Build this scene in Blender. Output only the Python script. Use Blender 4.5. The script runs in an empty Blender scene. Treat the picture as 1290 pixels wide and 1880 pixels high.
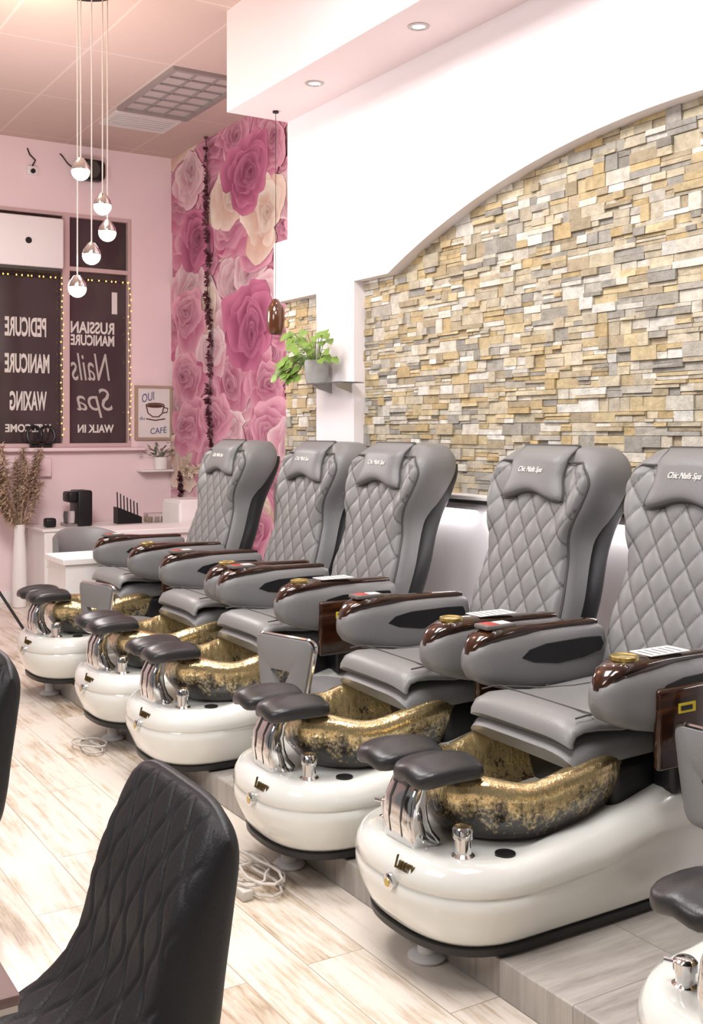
import bpy, bmesh, math, random
from mathutils import Vector, Matrix, noise as mnoise
random.seed(7)
scn=bpy.context.scene
COL=scn.collection
PI=math.pi
H=1.6; TH=math.atan(1235/2000); S=math.sin(TH); K=math.cos(TH)
def ray(u): t=(u-645)/2000; return (S+K*t, K-S*t)
def P_Y(u,v,Y): a,b=ray(u); d=Y/b; return Vector((a*d,Y,H-(v-790)*d/2000))
def P_X(u,v,X): a,b=ray(u); d=X/a; return Vector((X,b*d,H-(v-790)*d/2000))
def lin(c): return c/12.92 if c<=.04045 else ((c+.055)/1.055)**2.4
def hx(s): s=s.lstrip('#'); return tuple(lin(int(s[i:i+2],16)/255) for i in (0,2,4))
def clamp(x,a=0,b=1): return max(a,min(b,x))
def sst(a,b,x): t=clamp((x-a)/(b-a)); return t*t*(3-2*t)
def cr(xs,ys,x):
    if x<=xs[0]: return ys[0]
    if x>=xs[-1]: return ys[-1]
    for i in range(len(xs)-1):
        if x<=xs[i+1]: break
    def sl(j):
        j0=max(j-1,0); j1=min(j+1,len(xs)-1); return (ys[j1]-ys[j0])/(xs[j1]-xs[j0])
    h=xs[i+1]-xs[i]; t=(x-xs[i])/h
    return (2*t**3-3*t*t+1)*ys[i]+(t**3-2*t*t+t)*h*sl(i)+(-2*t**3+3*t*t)*ys[i+1]+(t**3-t*t)*h*sl(i+1)

# ---------------- materials
def newmat(name):
    m=bpy.data.materials.new(name); m.use_nodes=True; nt=m.node_tree
    return m,nt,nt.nodes['Principled BSDF']
def N(nt,t,**kw):
    n=nt.nodes.new(t)
    for k,v in kw.items(): setattr(n,k,v)
    return n
def L(nt,a,b): nt.links.new(a,b)
def mixc(nt,fac,a,b):
    n=N(nt,'ShaderNodeMix',data_type='RGBA')
    for sock,val in ((n.inputs[0],fac),(n.inputs[6],a),(n.inputs[7],b)):
        if hasattr(val,'is_output'): L(nt,val,sock)
        elif isinstance(val,(int,float)): sock.default_value=val
        else: sock.default_value=(*val,1)
    return n.outputs[2]
def mth(nt,op,a,b=None,c=None):
    n=N(nt,'ShaderNodeMath',operation=op)
    for i,v in enumerate((a,b,c)):
        if v is None: continue
        if hasattr(v,'is_output'): L(nt,v,n.inputs[i])
        else: n.inputs[i].default_value=v
    return n.outputs[0]
def coords(nt,scale=(1,1,1),rot=(0,0,0)):
    tc=N(nt,'ShaderNodeTexCoord'); mp=N(nt,'ShaderNodeMapping')
    mp.inputs['Scale'].default_value=scale; mp.inputs['Rotation'].default_value=rot
    L(nt,tc.outputs['Object'],mp.inputs['Vector']); return mp.outputs[0]
def noise(nt,vec,scale,detail=3,rough=.55):
    n=N(nt,'ShaderNodeTexNoise'); n.inputs['Scale'].default_value=scale; n.inputs['Detail'].default_value=detail; n.inputs['Roughness'].default_value=rough
    L(nt,vec,n.inputs['Vector']); return n.outputs[0]
def ramp(nt,fac,stops):
    r=N(nt,'ShaderNodeValToRGB'); e=r.color_ramp.elements
    while len(e)<len(stops): e.new(.5)
    for i,(p,c) in enumerate(stops): e[i].position=p; e[i].color=(*c,1)
    L(nt,fac,r.inputs[0]); return r.outputs[0]
def bump(nt,bs,h,strength,dist=.01):
    b=N(nt,'ShaderNodeBump'); b.inputs['Strength'].default_value=strength; b.inputs['Distance'].default_value=dist
    L(nt,h,b.inputs['Height']); L(nt,b.outputs[0],bs.inputs['Normal'])
def M(name,col,rough=.5,metal=0,ns=9,na=.06,bs=0,b=0,coat=0,es=0,ecol=None,trans=0,stretch=(1,1,1)):
    if isinstance(col,str): col=hx(col)
    m,nt,p=newmat(name); v=coords(nt,stretch)
    f=noise(nt,v,ns)
    L(nt,mixc(nt,f,tuple(c*(1-na) for c in col),tuple(min(1,c*(1+na)) for c in col)),p.inputs['Base Color'])
    p.inputs['Roughness'].default_value=rough; p.inputs['Metallic'].default_value=metal
    p.inputs['Coat Weight'].default_value=coat; p.inputs['Coat Roughness'].default_value=.05
    p.inputs['Transmission Weight'].default_value=trans
    if es: p.inputs['Emission Color'].default_value=(*(ecol or col),1); p.inputs['Emission Strength'].default_value=es
    if b: bump(nt,p,noise(nt,v,bs,4),b)
    return m
m_leather=M('grey_leather','#7a7979',.42,bs=180,b=.12,ns=5,na=.05)
m_quilt=M('grey_cushion_leather','#828180',.36,bs=180,b=.12,ns=5,na=.05)
m_seam=M('dark_seam','#4a4745',.5)
m_black=M('black_leather','#0f1014',.5,bs=160,b=.12)
m_blackp=M('black_plastic','#101013',.4)
m_pad=M('charcoal_vinyl','#2b2a2b',.34,bs=120,b=.08)
m_chrome=M('chrome','#dcdcdc',.08,1,na=.02)
m_white=M('white_gelcoat','#e3e4de',.14,coat=.6,na=.02)
m_wall=M('white_paint','#f3ecee',.7,ns=3,na=.02,bs=90,b=.04)
m_soff=M('soffit_paint','#f4e3e4',.7,ns=3,na=.02)
m_pink=M('pink_paint','#f2dddf',.75,ns=3,na=.03)
m_lam=M('white_laminate','#f1eeec',.4,na=.02)
m_dkglass=M('night_glass','#44383a',.08,ns=1.6,na=.45)
m_frame=M('window_frame_pink','#cdb2b0',.5)
m_letter=M('window_letters','#d0c7c0',.6,es=.17,ecol=hx('#d0c7c0'))  # slight glow added to brighten the letters, which are no lamp
m_script=M('script_letters','#b8aea8',.6,es=.09,ecol=hx('#b8aea8'))  # fainter added glow, script letters give no light themselves
m_bulb=M('warm_bulb','#ffd27a',.5,es=2.5,ecol=hx('#ffc860'))
m_globe=M('lit_globe','#ffffff',.2,es=3.2,ecol=(1,.95,.88))
m_paper=M('paper','#e6e2dd',.8)
m_red=M('red_display','#b03028',.3,es=.15)
m_yellow=M('yellow_sticker','#d8c02c',.5)
m_goldring=M('gold_ring','#bfa968',.28,.9)
m_gpot=M('concrete_pot','#a9a7a4',.8,ns=30,na=.15,bs=60,b=.3)
m_leaf=M('green_leaf','#7c9c46',.42,ns=9,na=.5)
m_leaf2=M('dusty_leaf','#6f7d68',.6,ns=6,na=.3)
m_garl=M('dark_red_petals','#5e2f3c',.7,ns=25,na=.7)
m_fluff=M('cream_blossom','#e8d8c4',.9,ns=20,na=.2)
m_pampas=M('pampas','#c4ac94',.95,ns=20,na=.3)
m_clear=M('clear_glass','#f4f7f6',.04,trans=.95)
m_cordw=M('white_cable','#c9c3bb',.5)
m_steel=M('brushed_steel','#b4b2b0',.3,1)
m_brownlamp=M('amber_wood_lamp','#5b3016',.18,coat=.8,ns=4,na=.4,stretch=(1,1,.2))
m_tbl=M('brown_wood_top','#6e5652',.35,ns=6,na=.2,stretch=(6,1,1))
m_frw=M('picture_frame_wood','#b09a86',.5,ns=5,na=.2)
m_ink=M('blue_ink','#4f5a85',.7)
m_inkb=M('brown_ink','#5e3c2c',.7)
m_gold2=M('emblem_dark_gold','#5a4822',.32,.5)
m_screen=M('white_metal','#dcd8d6',.4,na=.02)
m_dkpanel=M('control_panel_grey','#6d6865',.35)
m_grill=M('grey_louvre','#958c89',.45)
m_louv=M('troffer_cell','#c2b8b5',.45,.1)
m_dlens=M('downlight_lens','#ffffff',.4,es=1.0,ecol=(1,.97,.92))
m_ring=M('downlight_ring','#bdb6b4',.4,.4)
m_wood,nt,p=newmat('glossy_walnut'); v=coords(nt,(1.2,9,9)); f=noise(nt,v,5,4)
L(nt,ramp(nt,f,[(.3,hx('#1c0d05')),(.55,hx('#33190b')),(.75,hx('#553015'))]),p.inputs['Base Color']); p.inputs['Roughness'].default_value=.12; p.inputs['Coat Weight'].default_value=.6
# gold leaf basin
m_gold,nt,p=newmat('gold_leaf_on_brown_glass'); v=coords(nt)
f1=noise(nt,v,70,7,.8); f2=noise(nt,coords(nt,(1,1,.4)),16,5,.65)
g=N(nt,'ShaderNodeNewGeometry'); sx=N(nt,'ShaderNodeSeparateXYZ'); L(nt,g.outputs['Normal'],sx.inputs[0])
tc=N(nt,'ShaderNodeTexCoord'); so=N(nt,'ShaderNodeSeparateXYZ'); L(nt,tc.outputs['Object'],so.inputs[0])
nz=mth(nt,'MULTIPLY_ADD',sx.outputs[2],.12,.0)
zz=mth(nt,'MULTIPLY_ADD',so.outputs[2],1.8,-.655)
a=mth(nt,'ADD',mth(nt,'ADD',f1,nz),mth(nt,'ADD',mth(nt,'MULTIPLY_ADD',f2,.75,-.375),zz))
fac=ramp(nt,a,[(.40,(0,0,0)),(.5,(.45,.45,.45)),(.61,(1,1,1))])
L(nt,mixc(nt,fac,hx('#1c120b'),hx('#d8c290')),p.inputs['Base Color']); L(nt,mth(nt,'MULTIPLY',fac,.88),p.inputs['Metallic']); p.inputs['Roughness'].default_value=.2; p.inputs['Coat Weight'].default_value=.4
bump(nt,p,f2,.35,.025)
# floor
def plankmat(name,dark,mid,light,bw,bh,rough,rot,mort,stops,wts=(.75,.4)):
    m,nt,p=newmat(name); v=coords(nt,(1,1,1),(0,0,rot))
    br=N(nt,'ShaderNodeTexBrick'); L(nt,v,br.inputs['Vector'])
    br.offset=.37; br.inputs['Scale'].default_value=1; br.inputs['Brick Width'].default_value=bw; br.inputs['Row Height'].default_value=bh
    br.inputs['Mortar Size'].default_value=.002; br.inputs['Mortar Smooth'].default_value=.1; br.inputs['Bias'].default_value=0
    br.inputs['Color1'].default_value=(0,0,0,1); br.inputs['Color2'].default_value=(1,1,1,1); br.inputs['Mortar'].default_value=(.5,.5,.5,1)
    mp=N(nt,'ShaderNodeMapping'); mp.inputs['Scale'].default_value=(1.5,16,1); L(nt,v,mp.inputs[0])
    off=N(nt,'ShaderNodeVectorMath',operation='ADD'); L(nt,mp.outputs[0],off.inputs[0])
    sc=N(nt,'ShaderNodeVectorMath',operation='SCALE'); L(nt,br.outputs['Color'],sc.inputs[0]); sc.inputs['Scale'].default_value=9; L(nt,sc.outputs[0],off.inputs[1])
    s=noise(nt,off.outputs[0],1.6,7,.72); pt=noise(nt,v,2.2,4)
    x=mth(nt,'ADD',mth(nt,'MULTIPLY',s,wts[0]),mth(nt,'MULTIPLY',pt,wts[1]))
    x=mth(nt,'ADD',x,mth(nt,'MULTIPLY_ADD',br.outputs['Color'],.1,-.05))
    c=ramp(nt,x,[(stops[0],dark),(stops[1],mid),(stops[2],light)])
    c=mixc(nt,mth(nt,'MULTIPLY',br.outputs['Fac'],.6),c,mort)
    L(nt,c,p.inputs['Base Color']); p.inputs['Roughness'].default_value=rough
    return m
m_floor=plankmat('whitewashed_plank_floor',hx('#957b62'),hx('#c9b8a3'),hx('#e6dcd0'),1.2,.2,.25,PI/2,hx('#8f7b68'),(.39,.51,.63))
m_plat=plankmat('grey_plank_tile',hx('#857e78'),hx('#a39c95'),hx('#b5afa7'),1.2,.3,.4,0,hx('#6d6662'),(.4,.55,.7))
# ceiling grid
m_ceil,nt,p=newmat('ceiling_tiles'); tc=N(nt,'ShaderNodeTexCoord'); so=N(nt,'ShaderNodeSeparateXYZ'); L(nt,tc.outputs['Object'],so.inputs[0])
def line(o,per,ph,w):
    fr=mth(nt,'FRACT',mth(nt,'MULTIPLY_ADD',o,1/per,-ph/per+20)); return mth(nt,'LESS_THAN',fr,w/per)
ln=mth(nt,'MAXIMUM',line(so.outputs[0],.64,3.135,.02),line(so.outputs[1],1.24,7.65,.02))
c=mixc(nt,noise(nt,coords(nt),60,2),hx('#c8b1a8'),hx('#d0bbb2'))
L(nt,mixc(nt,ln,c,hx('#d9c6be')),p.inputs['Base Color']); p.inputs['Roughness'].default_value=.85
# vertex colour materials
def vcm(name,rough,bsc,bst,var,ns=14):
    m,nt,p=newmat(name); at=N(nt,'ShaderNodeAttribute',attribute_name='Col'); v=coords(nt)
    f=noise(nt,v,ns,5,.65)
    mul=N(nt,'ShaderNodeMix',data_type='RGBA',blend_type='MULTIPLY'); mul.inputs[0].default_value=1
    L(nt,at.outputs['Color'],mul.inputs[6]); L(nt,ramp(nt,f,[(.3,(1-var,)*3),(.7,(1+var*.3,)*3)]),mul.inputs[7])
    L(nt,mul.outputs[2],p.inputs['Base Color']); p.inputs['Roughness'].default_value=rough
    if bst: bump(nt,p,noise(nt,v,bsc,5,.7),bst,.02)
    return m
m_stone=vcm('ledger_stone',.85,30,.45,.3,22)
m_mural=vcm('rose_wallpaper',.6,20,0,.08)
m_diam=vcm('grey_diamond_leather',.42,180,.06,.06,5)

# ---------------- mesh builder
class MB:
    def __init__(s): s.v=[]; s.f=[]; s.c=[]
    def add(s,vs,fs,col=None):
        o=len(s.v); s.v+= [tuple(x) for x in vs]; s.f+=[tuple(i+o for i in f) for f in fs]
        if col is not None: s.c+= [col]*len(vs) if not isinstance(col,list) else col
    def hexa(s,p,col=None):
        s.add(p,[(0,1,2,3),(7,6,5,4),(0,4,5,1),(1,5,6,2),(2,6,7,3),(3,7,4,0)],col)
    def box(s,x0,x1,y0,y1,z0,z1,bev=0,seg=2):
        if not bev:
            s.hexa([(x0,y0,z0),(x1,y0,z0),(x1,y1,z0),(x0,y1,z0),(x0,y0,z1),(x1,y0,z1),(x1,y1,z1),(x0,y1,z1)]); return s
        bm=bmesh.new(); bmesh.ops.create_cube(bm,size=1)
        for v in bm.verts: v.co=Vector(((x0+x1)/2+v.co.x*(x1-x0),(y0+y1)/2+v.co.y*(y1-y0),(z0+z1)/2+v.co.z*(z1-z0)))
        bmesh.ops.bevel(bm,geom=bm.edges[:],offset=bev,segments=seg,profile=.5,affect='EDGES')
        bm.verts.index_update(); s.add([v.co[:] for v in bm.verts],[[v.index for v in f.verts] for f in bm.faces]); bm.free(); return s
    def loft(s,rings,cap0=True,cap1=True,closed=True):
        n=len(rings[0]); fs=[]
        for i in range(len(rings)-1):
            for j in range(n if closed else n-1):
                k=(j+1)%n; fs.append((i*n+j,i*n+k,(i+1)*n+k,(i+1)*n+j))
        if cap0: fs.append(tuple(range(n-1,-1,-1)))
        if cap1: fs.append(tuple((len(rings)-1)*n+j for j in range(n)))
        s.add([p for r in rings for p in r],fs); return s
    def tube(s,pts,r,n=8,closed=False):
        pts=[Vector(p) for p in pts]; rings=[]; up=None; m=len(pts)
        for i,p in enumerate(pts):
            a=pts[(i-1)%m] if (closed or i>0) else p; b=pts[(i+1)%m] if (closed or i<m-1) else p
            t=(b-a).normalized()
            if up is None: up=Vector((0,0,1)) if abs(t.z)<.9 else Vector((1,0,0))
            x=t.cross(up).normalized(); up=x.cross(t).normalized()
            rr=r[i] if isinstance(r,list) else r
            rings.append([p+rr*(math.cos(2*PI*k/n)*x+math.sin(2*PI*k/n)*up) for k in range(n)])
        if closed: rings.append(rings[0]); s.loft(rings,False,False)
        else: s.loft(rings)
        return s
    def lathe(s,prof,c=(0,0,0),n=24,ax='z'):
        rings=[]
        for r,z in prof:
            ring=[]
            for k in range(n):
                a=2*PI*k/n; q=(r*math.cos(a),r*math.sin(a),z)
                if ax=='x': q=(q[2],q[0],q[1])
                if ax=='y': q=(q[0],q[2],q[1])
                ring.append((c[0]+q[0],c[1]+q[1],c[2]+q[2]))
            rings.append(ring)
        return s.loft(rings)
    def ell(s,c,r,e=1,nu=20,nv=12,fn=None):
        rings=[]; sg=lambda x,p: math.copysign(abs(x)**p,x)
        for i in range(nv+1):
            a=-PI/2+PI*i/nv; a=clamp(a,-PI/2+.02,PI/2-.02); ring=[]
            for k in range(nu):
                b=2*PI*k/nu; q=Vector((r[0]*sg(math.cos(a),e)*sg(math.cos(b),e),r[1]*sg(math.cos(a),e)*sg(math.sin(b),e),r[2]*sg(math.sin(a),e)))
                if fn: q=fn(q)
                ring.append(q+Vector(c))
            rings.append(ring)
        return s.loft(rings)
    def leaf(s,p,d,nrm,l,w):
        d=Vector(d).normalized(); x=d.cross(Vector(nrm)); x=x.normalized() if x.length>1e-4 else Vector((1,0,0)); n=x.cross(d)
        p=Vector(p); s.add([p,p+d*l*.3+x*w*.5+n*w*.1,p+d*l*.65+x*w*.38+n*w*.08-n*l*.03,p+d*l-n*l*.12,p+d*l*.65-x*w*.38+n*w*.08-n*l*.03,p+d*l*.3-x*w*.5+n*w*.1,p+d*l*.5-n*w*.03],
            [(0,1,6),(1,2,6),(2,3,6),(3,4,6),(4,5,6),(5,0,6)])
    def build(s,name,mat,parent=None,ang=40,smooth=True):
        me=bpy.data.meshes.new(name); me.from_pydata(s.v,[],s.f)
        bm=bmesh.new(); bm.from_mesh(me); bmesh.ops.recalc_face_normals(bm,faces=bm.faces[:]); bm.to_mesh(me); bm.free()
        if s.c:
            ca=me.color_attributes.new('Col','FLOAT_COLOR','POINT')
            for i,c in enumerate(s.c): ca.data[i].color=(*c,1)
        me.polygons.foreach_set('use_smooth',[smooth]*len(me.polygons))
        if smooth: me.set_sharp_from_angle(angle=math.radians(ang))
        me.materials.append(mat); o=bpy.data.objects.new(name,me); COL.objects.link(o); o.parent=parent; return o
def tag(o,label,cat,group=None):
    o['label']=label; o['category']=cat
    if group: o['group']=group
    return o
def thing(name,label,cat,loc=(0,0,0),rz=0,group=None):
    o=bpy.data.objects.new(name,None); COL.objects.link(o); o.empty_display_size=.1; o.location=loc; o.rotation_euler=(0,0,rz); return tag(o,label,cat,group)
def struct(o): o['kind']='structure'; return o
def dup(o,parent=None):
    c=o.copy(); COL.objects.link(c); c.parent=parent
    for ch in list(o.children): dup(ch,c)
    return c
def text(name,body,w,h,origin,xa,ya,mat,parent=None,mirror=False,shear=0,bold=0,ext=.001):
    cu=bpy.data.curves.new('t','FONT'); cu.body=body; cu.align_x='CENTER'; cu.extrude=ext; cu.shear=shear; cu.offset=bold; cu.resolution_u=3
    o=bpy.data.objects.new('t',cu); COL.objects.link(o); bpy.context.view_layer.update()
    me=bpy.data.meshes.new_from_object(o.evaluated_get(bpy.context.evaluated_depsgraph_get())); bpy.data.objects.remove(o)
    xs=[v.co.x for v in me.vertices]; ys=[v.co.y for v in me.vertices]
    cx=(min(xs)+max(xs))/2; cy=(min(ys)+max(ys))/2; kx=w/(max(xs)-min(xs)); ky=h/(max(ys)-min(ys))
    if mirror: kx=-kx
    xa=Vector(xa).normalized(); ya=Vector(ya).normalized(); za=xa.cross(ya); o0=Vector(origin)
    for v in me.vertices: v.co=o0+xa*(v.co.x-cx)*kx+ya*(v.co.y-cy)*ky+za*v.co.z
    bm=bmesh.new(); bm.from_mesh(me); bmesh.ops.recalc_face_normals(bm,faces=bm.faces[:]); bm.to_mesh(me); bm.free()
    me.name=name; me.materials.clear(); me.materials.append(mat); ob=bpy.data.objects.new(name,me); COL.objects.link(ob); ob.parent=parent; return ob

# ================= SETTING
CZ=4.34; YW=10.3; XR=4.24; XA=3.5; PX=1.97; PZ=.11
struct(MB().box(-4,XR+.1,-2.5,YW+.1,-.1,0).build('floor',m_floor))
struct(MB().box(PX,3.6,-2.5,6.97,0,PZ,.004,1).build('platform',m_plat))
struct(MB().box(-4,XR+.1,-2.5,YW+.1,CZ,CZ+.1).build('ceiling',m_ceil))
struct(MB().box(3.05,XA,-2.5,6.49,3.68,CZ).build('ceiling_soffit',m_soff))
w=MB()
def pw(cols,x0,x1):
    r=[[(x0,y,zb),(x0,y,zt),(x1,y,zt),(x1,y,zb)] for y,zb,zt in cols]
    w.loft(r)
pw([(-2.5,0,CZ),(.56,0,CZ)],XA,3.6)
R=5.35; cols=[(.56,2.51,CZ),(.93,2.51,CZ)]
for i in range(1,48):
    y=.93+4.34*i/48; cols.append((y,2.97-R+math.sqrt(R*R-(y-3.1)**2),CZ))
cols+=[(5.27,2.51,CZ),(5.64,2.51,CZ)]
pw(cols,XA,3.6)
pw([(5.64,0,CZ),(6.1,0,CZ)],XA,3.6); pw([(6.1,2.48,CZ),(6.49,2.48,CZ)],XA,3.6); pw([(6.49,2.48,2.89),(6.69,2.48,2.89)],XA,3.6)
pw([(.56,0,1.24),(5.64,0,1.24)],XA,3.6); pw([(6.1,0,1.24),(6.69,0,1.24)],XA,3.6)
struct(w.build('wall_right',m_wall,ang=25))
struct(MB().box(3.47,3.6,.56,5.64,1.24,1.262,.004,1).build('trim_1',m_lam))
struct(MB().box(3.485,3.5,.56,5.64,1.22,1.24).build('trim_2',m_seam))
# stone cladding
pal=[hx(c) for c in ('#d5c7ab','#c8b48e','#ded6c7','#c0b9ac','#aca79e','#e8e3d8','#cbb284','#c5b9a2','#b3a489','#dacdb0','#d4c9b4','#bfae92','#cfb98e','#ded7c8','#cec2aa','#eae6dd','#a59f94','#d5c29a')]
st=MB()
def stones(y0,y1,z0,z1):
    z=z0
    while z<z1-.01:
        hh=min(random.uniform(.045,.08),z1-z); y=y0-random.uniform(0,.1)
        while y<y1:
            l=random.uniform(.05,.2); rr=random.random()
            if rr<.28: l=min(l,.15)
            parts=[(0,1)] if rr<.28 else ([(0,.5),(.5,1)] if rr<.54 else ([(0,.33),(.33,.66),(.66,1)] if rr<.68 else [(0,.3),(.3,1)] if rr<.86 else [(0,.65),(.65,1)]))
            for a,b in parts:
                q=[0,1] if random.random()<.65 or l<.12 else [0,random.uniform(.35,.65),1]
                for i in range(len(q)-1):
                    ya=clamp(y+l*q[i]+.0004,y0,y1); yb=clamp(y+l*q[i+1]-.0004,y0,y1)
                    if yb-ya<.008: continue
                    za=z+hh*a+.0004; zb=z+hh*b-.0004; x=3.588-random.choice((.003,.005,.007,.01,.013,.018))-random.uniform(0,.003); j=lambda: random.uniform(-.003,.003)
                    c=random.choice(pal); k=random.uniform(.84,1.06); c=tuple(min(.92,t*k) for t in c)
                    st.hexa([(3.6,ya,za),(3.6,yb,za),(3.6,yb,zb),(3.6,ya,zb),(x+j(),ya+random.uniform(.0002,.0015),za+random.uniform(.0002,.0015)),(x+j(),yb-.0004,za+random.uniform(.0002,.0015)),(x+j(),yb-random.uniform(.0002,.0015),zb-random.uniform(.0002,.0015)),(x+j(),ya+.0004,zb-.0004)],c)
            y+=l
        z+=hh
stones(.56,5.64,1.262,2.99); stones(6.1,6.66,1.24,2.5)
st.hexa([(3.6,-2.5,0),(3.7,-2.5,0),(3.7,6.66,0),(3.6,6.66,0),(3.6,-2.5,CZ),(3.7,-2.5,CZ),(3.7,6.66,CZ),(3.6,6.66,CZ)],hx('#a89c86'))
struct(st.build('wall_stone',m_stone,smooth=False))
struct(MB().box(3.7,XR,6.56,6.66,0,CZ).build('wall_return',m_wall))
struct(MB().box(XR,XR+.1,6.56,YW+.1,0,CZ).build('wall_mural_side',m_pink))
# rose wallpaper
mu=MB(); off=[0]
Yc0,Zc0=8.4,2.4
def petal(cy,cz,ry,rz,a0,hs,R,deep,lt,jit,curl):
    off[0]+=.8e-5; n=14; rad=(.1,.45,.66,.8,.9,1.0); tt=(0,.08,.28,.54,.8,.96); vs=[];cs=[];ph=random.random()*6; ph2=random.random()*6
    for i in range(n+1):
        f=-1+2*i/n; rr=R*(1-.36*abs(f)**2)*(1+.07*math.sin(4*f+ph)+.04*math.sin(9*f+ph2)); a=a0+f*hs
        for r_,t in zip(rad,tt):
            x=math.cos(a)*ry*rr*r_; z=math.sin(a)*rz*rr*r_
            vs.append((-off[0],cy+x-Yc0,cz+z-Zc0))
            k=clamp(t*(1-.6*sst(.1,1,f*curl))+jit*t+.1*math.sin(7*f+ph)*t+.15*(1 if math.sin(a)>0 else -1)*abs(math.sin(a))*t); cs.append(tuple(deep[q]*(1-k)+lt[q]*k for q in range(3)))
    m=len(rad); mu.add(vs,[(i*m+j,(i+1)*m+j,(i+1)*m+j+1,i*m+j+1) for i in range(n) for j in range(m-1)],cs)
def rose(u,v,ru,rv,kind):
    c=P_X(u,v,4.23); e=P_X(u-ru,v,4.23); ry=abs(e.y-c.y); d=K*c.y+S*c.x; rz=rv*d/2000
    deep,lt={'deep':('#8c2f5c','#d983a6'),'mid':('#b25079','#eeb4c6'),'pale':('#cb849c','#f6dde0'),'cream':('#d8aa98','#faefe0')}[kind]
    deep,lt=hx(deep),hx(lt); r0=random.random()*6; tl=random.uniform(0,6.28); ty,tz=math.cos(tl)*.34,math.sin(tl)*.34
    lay=(1.2,1.02,.86,.72,.6,.49,.38,.28,.19,.12)
    for li,R in enumerate(lay):
        npt=4 if li<3 else 3 if li<7 else 2
        g=(li/9)**.8
        for k in range(npt):
            dk=1-.045*li
            petal(c.y+ty*ry*g+random.uniform(-.09,.09)*ry*R,c.z+tz*rz*g+random.uniform(-.09,.09)*rz*R,ry*random.uniform(.9,1.1),rz*random.uniform(.9,1.1),r0+li*1.1+2*PI*k/npt+random.uniform(-.5,.5),PI/npt*random.uniform(1.1,1.7),R*random.uniform(.8,1.14),tuple(x*dk for x in deep),tuple(x*(1-.045*li) for x in lt),random.uniform(-.3,.12),random.choice((-1,1)))
bg=hx('#b9708f'); y0,y1=6.66,YW-.001
mu.add([(0,y0-Yc0,0-Zc0),(0,y1-Yc0,0-Zc0),(0,y1-Yc0,CZ-Zc0),(0,y0-Yc0,CZ-Zc0)],[(0,1,2,3)],bg)
lst=[]
for i in range(19):
    for j in range(6):
        lst.append((325+j*44+random.uniform(-16,16)+(i%2)*22,220+i*42+random.uniform(-16,16),random.uniform(26,38),random.uniform(38,56),random.choice(('mid','mid','mid','pale','pale','cream'))))
lst=[l for l in lst if 326<l[0]<575]
random.shuffle(lst)
lst+=[(350,335,24,40,'pale'),(430,255,28,38,'mid'),(495,270,30,50,'mid'),(483,390,34,66,'cream'),(345,590,26,54,'mid'),(350,690,28,52,'mid'),(430,690,32,58,'mid'),(490,695,34,56,'mid'),(350,780,28,50,'mid'),(425,790,30,46,'pale'),(497,790,32,48,'mid'),(400,760,26,44,'mid'),(395,640,26,44,'pale'),(515,880,30,50,'mid'),(530,820,26,44,'pale'),(450,318,34,60,'deep'),(360,432,26,50,'deep'),(463,592,36,72,'deep')]
for l in lst: rose(*l)
def warp(q):
    a=mnoise.noise_vector(Vector((0,q[1]*2.2,q[2]*2.6)))*.10; b=mnoise.noise_vector(Vector((3,q[1]*6,q[2]*7)))*.045
    return (q[0],clamp(q[1]+a.y+b.y,y0-Yc0,y1-Yc0),clamp(q[2]+a.z+b.z,-Zc0,CZ-Zc0-.001))
mu.v=mu.v[:4]+[warp(q) for q in mu.v[4:]]
mo=mu.build('wall_rose_mural',m_mural,smooth=False); mo.location=(XR-.001,Yc0,Zc0); struct(mo)
# window wall with openings
WX0,WXM,WX1,WZ0,WZ1=1.9,3.15,3.8,1.44,3.68
w=MB(); w.box(-4,WX0,YW,YW+.1,0,CZ); w.box(WX1,XR+.1,YW,YW+.1,0,CZ); w.box(WX0,WX1,YW,YW+.1,0,WZ0); w.box(WX0,WX1,YW,YW+.1,WZ1,CZ)
struct(w.build('wall_far',m_pink,smooth=False))
struct(MB().box(1.6,3.92,YW-.09,YW,1.40,1.435,.006,1).build('trim_3',m_pink))
struct(MB().box(1.6,3.0,YW-.06,YW,1.16,1.34,.01,1).build('trim_4',m_pink))
struct(MB().box(-4,XR,YW-.015,YW,0,.1).build('baseboard_far',m_lam))
def window(name,x0,x1,words):
    o=MB(); f=.035
    o.box(x0,x0+f,YW-.01,YW+.08,WZ0,WZ1); o.box(x1-f,x1,YW-.01,YW+.08,WZ0,WZ1); o.box(x0+f,x1-f,YW-.01,YW+.08,WZ0,WZ0+f); o.box(x0+f,x1-f,YW-.01,YW+.08,WZ1-f,WZ1); o.box(x0+f,x1-f,YW-.01,YW+.08,3.13,3.17)
    fr=o.build(name,m_frame,smooth=False); struct(fr)
    MB().box(x0+f,x1-f,YW+.04,YW+.06,WZ0+f,WZ1-f).build('pane',m_dkglass,fr)
    for body,u,v,wp,hp,scr in words:
        c=P_Y(u,v,YW+.036); d=S*c.x+K*c.y
        wd=abs(P_Y(u+wp/2,v,YW+.036).x-P_Y(u-wp/2,v,YW+.036).x)
        text('lettering',body,wd,hp*d/2000,c,(1,0,0),(0,0,1),m_script if scr else m_letter,fr,True,.3 if scr else 0,.0 if scr else .03)
window('window_1',WX0,WXM,[('PEDICURE',47,600,76,36,0),('MANICURE',50,667,82,36,0),('WAXING',52,736,68,36,0),('WELCOME',52,786,84,15,0)])
window('window_2',WXM,WX1,[('RUSSIAN',170,602,80,22,0),('MANICURE',170,625,80,20,0),('Nails',166,674,72,50,1),('Spa',174,740,66,54,1),('WALK IN',176,787,66,15,0),('I',210,557,10,40,0)])

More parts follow.
